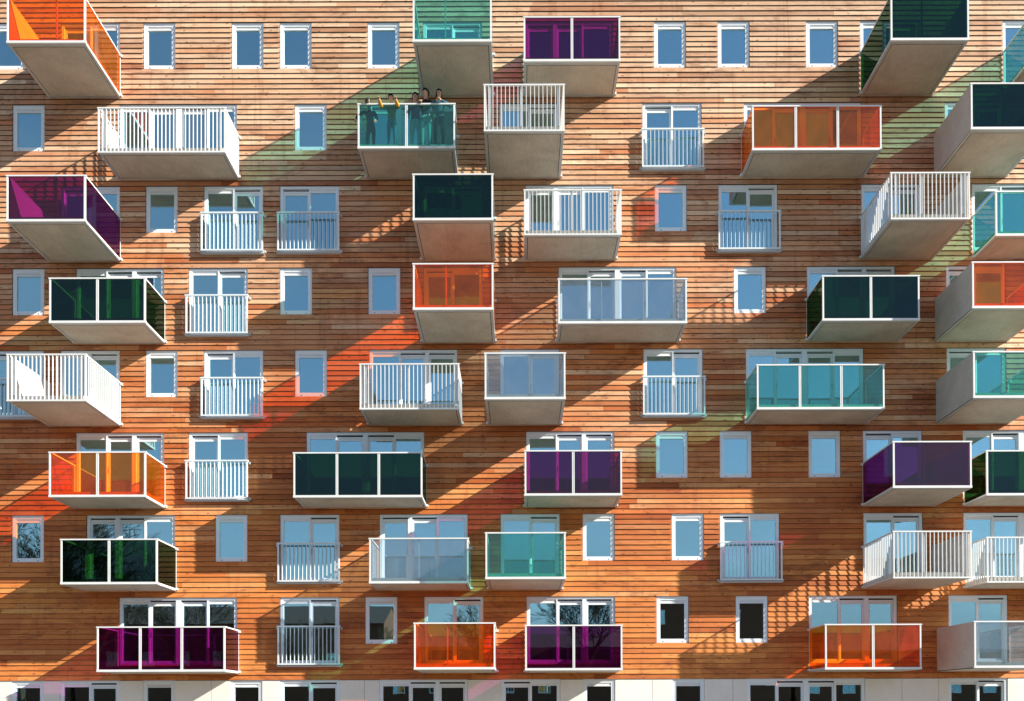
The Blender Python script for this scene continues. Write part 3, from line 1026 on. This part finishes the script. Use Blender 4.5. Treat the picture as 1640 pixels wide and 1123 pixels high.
person(-2.53, -1.18, deck, 'long haired person in blue green jacket with hands clasped on the rail', 1.90, 0.10,
       (((-0.12, -0.14, -0.22), (0.12, -0.33, -0.175), (0.8, -0.5, 0.1)), ((0.20, -0.10, -0.20), (-0.10, -0.33, -0.165), (-0.8, -0.5, 0.1))),
       ('teal_cloth', 'black_cloth', 'shoe'), 0.13, 0.25)
person(-4.80, -1.05, deck, 'person in black bending over the left end of the rail with one arm outside', 1.56, 0.66,
       (((-0.20, -0.06, -0.12), (-0.31, -0.10, -0.34), (0, -0.2, -1)), ((0.10, -0.05, -0.28), (0.08, -0.2, -0.44), (0, -0.5, -0.8))),
       ('black_cloth', 'black_cloth', 'shoe'), 0.02, 2.5, 1.2, 0.06)

# ------------------------------------------------------------------ across the street: seen only as reflections in the panes
M['bark'] = simple('bare_bark', (0.075, 0.060, 0.048), 0.9, 0.1, 0.2)
M['brick'] = simple('dark_brick', (0.13, 0.065, 0.045), 0.9, 0.1, 0.25, 6)
M['tile'] = simple('dark_roof_tiles', (0.075, 0.06, 0.055), 0.8, 0.2, 0.2, 6)

def tree_meshes(seed, h):
    rnd = random.Random(seed)
    trunk, crown = MB(), MB()
    def grow(p, d, L, r, lev):
        n = 3 if lev < 3 else 2
        q = p
        for i in range(n):
            d = (d + Vector((rnd.gauss(0, 0.10), rnd.gauss(0, 0.10), rnd.gauss(0.04, 0.06)))).normalized()
            e = q + d * (L / n)
            r2 = r * (0.80 if i == n - 1 else 0.90)
            (trunk if lev == 0 else crown).tube(q, e, r, r2, 6 if lev < 2 else 4 if lev < 4 else 3)
            q, r = e, r2
            if lev >= 1 and rnd.random() < 0.75 and lev < 6:
                side(q, d, L * rnd.uniform(0.4, 0.7), r * 0.5, lev + 1)
        if lev < 6:
            for k in range(3 if lev < 4 else 2):
                side(q, d, L * rnd.uniform(0.58, 0.80), r * 0.66, lev + 1)
    def side(p, d, L, r, lev):
        ax = Vector((rnd.gauss(0, 1), rnd.gauss(0, 1), rnd.gauss(0, 0.5))).normalized()
        nd = (d + ax * rnd.uniform(0.45, 0.8)).normalized()
        grow(p, nd, L, max(r, 0.013), lev)
    grow(Vector((0, 0, -0.1)), Vector((0, 0, 1)), h * 0.30, h * 0.020, 0)
    return trunk.mesh('trunk', M['bark']), crown.mesh('crown', M['bark'])

tree_kinds = [tree_meshes(3, 15.0), tree_meshes(8, 15.0), tree_meshes(21, 15.0)]
for i, (tx, ty, sc, rz) in enumerate([(-39.5, -37, 1.5, 0.3), (-32, -38.5, 1.15, 2.0), (-25.5, -36.5, 0.98, 4.1), (-17.5, -38, 0.72, 5.2),
                                      (-10.5, -37, 0.66, 1.1), (-3.0, -39, 0.85, 3.0), (4.4, -36.5, 1.02, 0.0)]):
    t = bpy.data.objects.new('bare_tree', None)
    COL.objects.link(t)
    t.location = (tx, ty, 0); t.scale = (sc, sc, sc); t.rotation_euler = (0, 0, rz)
    tag(t, 'bare winter tree across the street, seen mirrored in the lower windows', 'tree', 'bare trees mirrored in the windows')
    tr, cr = tree_kinds[i % 3]
    link('trunk', tr, t); link('crown', cr, t)

def house(x0, x1, eaves, ridge, label, storeys):
    y0, y1 = -62.0, -52.0
    h = bpy.data.objects.new('brick_house', None)
    COL.objects.link(h)
    h.location = (x0, y1, 0)
    tag(h, label, 'house')
    W, Dp = x1 - x0, y1 - y0
    wl_ = MB().box(0, W, -Dp, 0, 0, eaves)
    wl_.poly([(0, -Dp, eaves), (0, 0, eaves), (0, -Dp / 2, ridge - 0.1)], [(0, 1, 2)])
    wl_.poly([(W, -Dp, eaves), (W, 0, eaves), (W, -Dp / 2, ridge - 0.1)], [(0, 2, 1)])
    wl_.build('wall', M['brick'], h)
    rf = MB()
    o = 0.35
    rf.poly([(-0.1, o, eaves - 0.15), (W + 0.1, o, eaves - 0.15), (W + 0.1, -Dp / 2, ridge), (-0.1, -Dp / 2, ridge), (-0.1, -Dp - o, eaves - 0.15), (W + 0.1, -Dp - o, eaves - 0.15)],
            [(0, 1, 2, 3), (3, 2, 5, 4)])
    rf.build('roof', M['tile'], h)
    n = max(2, int(W / 3.2))
    for s in range(storeys):
        for i in range(n):
            cx = W * (i + 0.5) / n
            zz = 1.0 + s * (eaves - 0.4) / storeys
            fm = MB()
            fm.box(-0.6, 0.6, 0.001, 0.05, -0.05, 0.05); fm.box(-0.6, 0.6, 0.001, 0.05, 1.25, 1.35)
            for q in (-0.6, -0.04, 0.52): fm.box(q, q + 0.08, 0.001, 0.05, 0.05, 1.25)
            w = link('window', part('hw', lambda: fm.mesh('window', M['frame'])), h, (cx, 0, zz))
            link('pane', part('hp', lambda: MB().box(-0.52, 0.52, 0.004, 0.02, 0.05, 1.25).mesh('pane', M['g_win'])), w)
house(-75, -44, 9.2, 11.5, 'low dark brick terrace mirrored at the far left of the ground floor', 2)
house(-43.5, -13.2, 10.4, 12.6, 'dark brick terrace mirrored behind the bare trees', 2)
house(-13.5, 11.5, 5.2, 8.0, 'brick terrace with white windows mirrored in mid ground floor', 2)
house(12.0, 26.8, 12.6, 13.6, 'taller dark brick block mirrored in the two black windows', 4)
house(27.3, 62, 5.0, 7.6, 'low dark brick terrace mirrored at the right of the ground floor', 2)
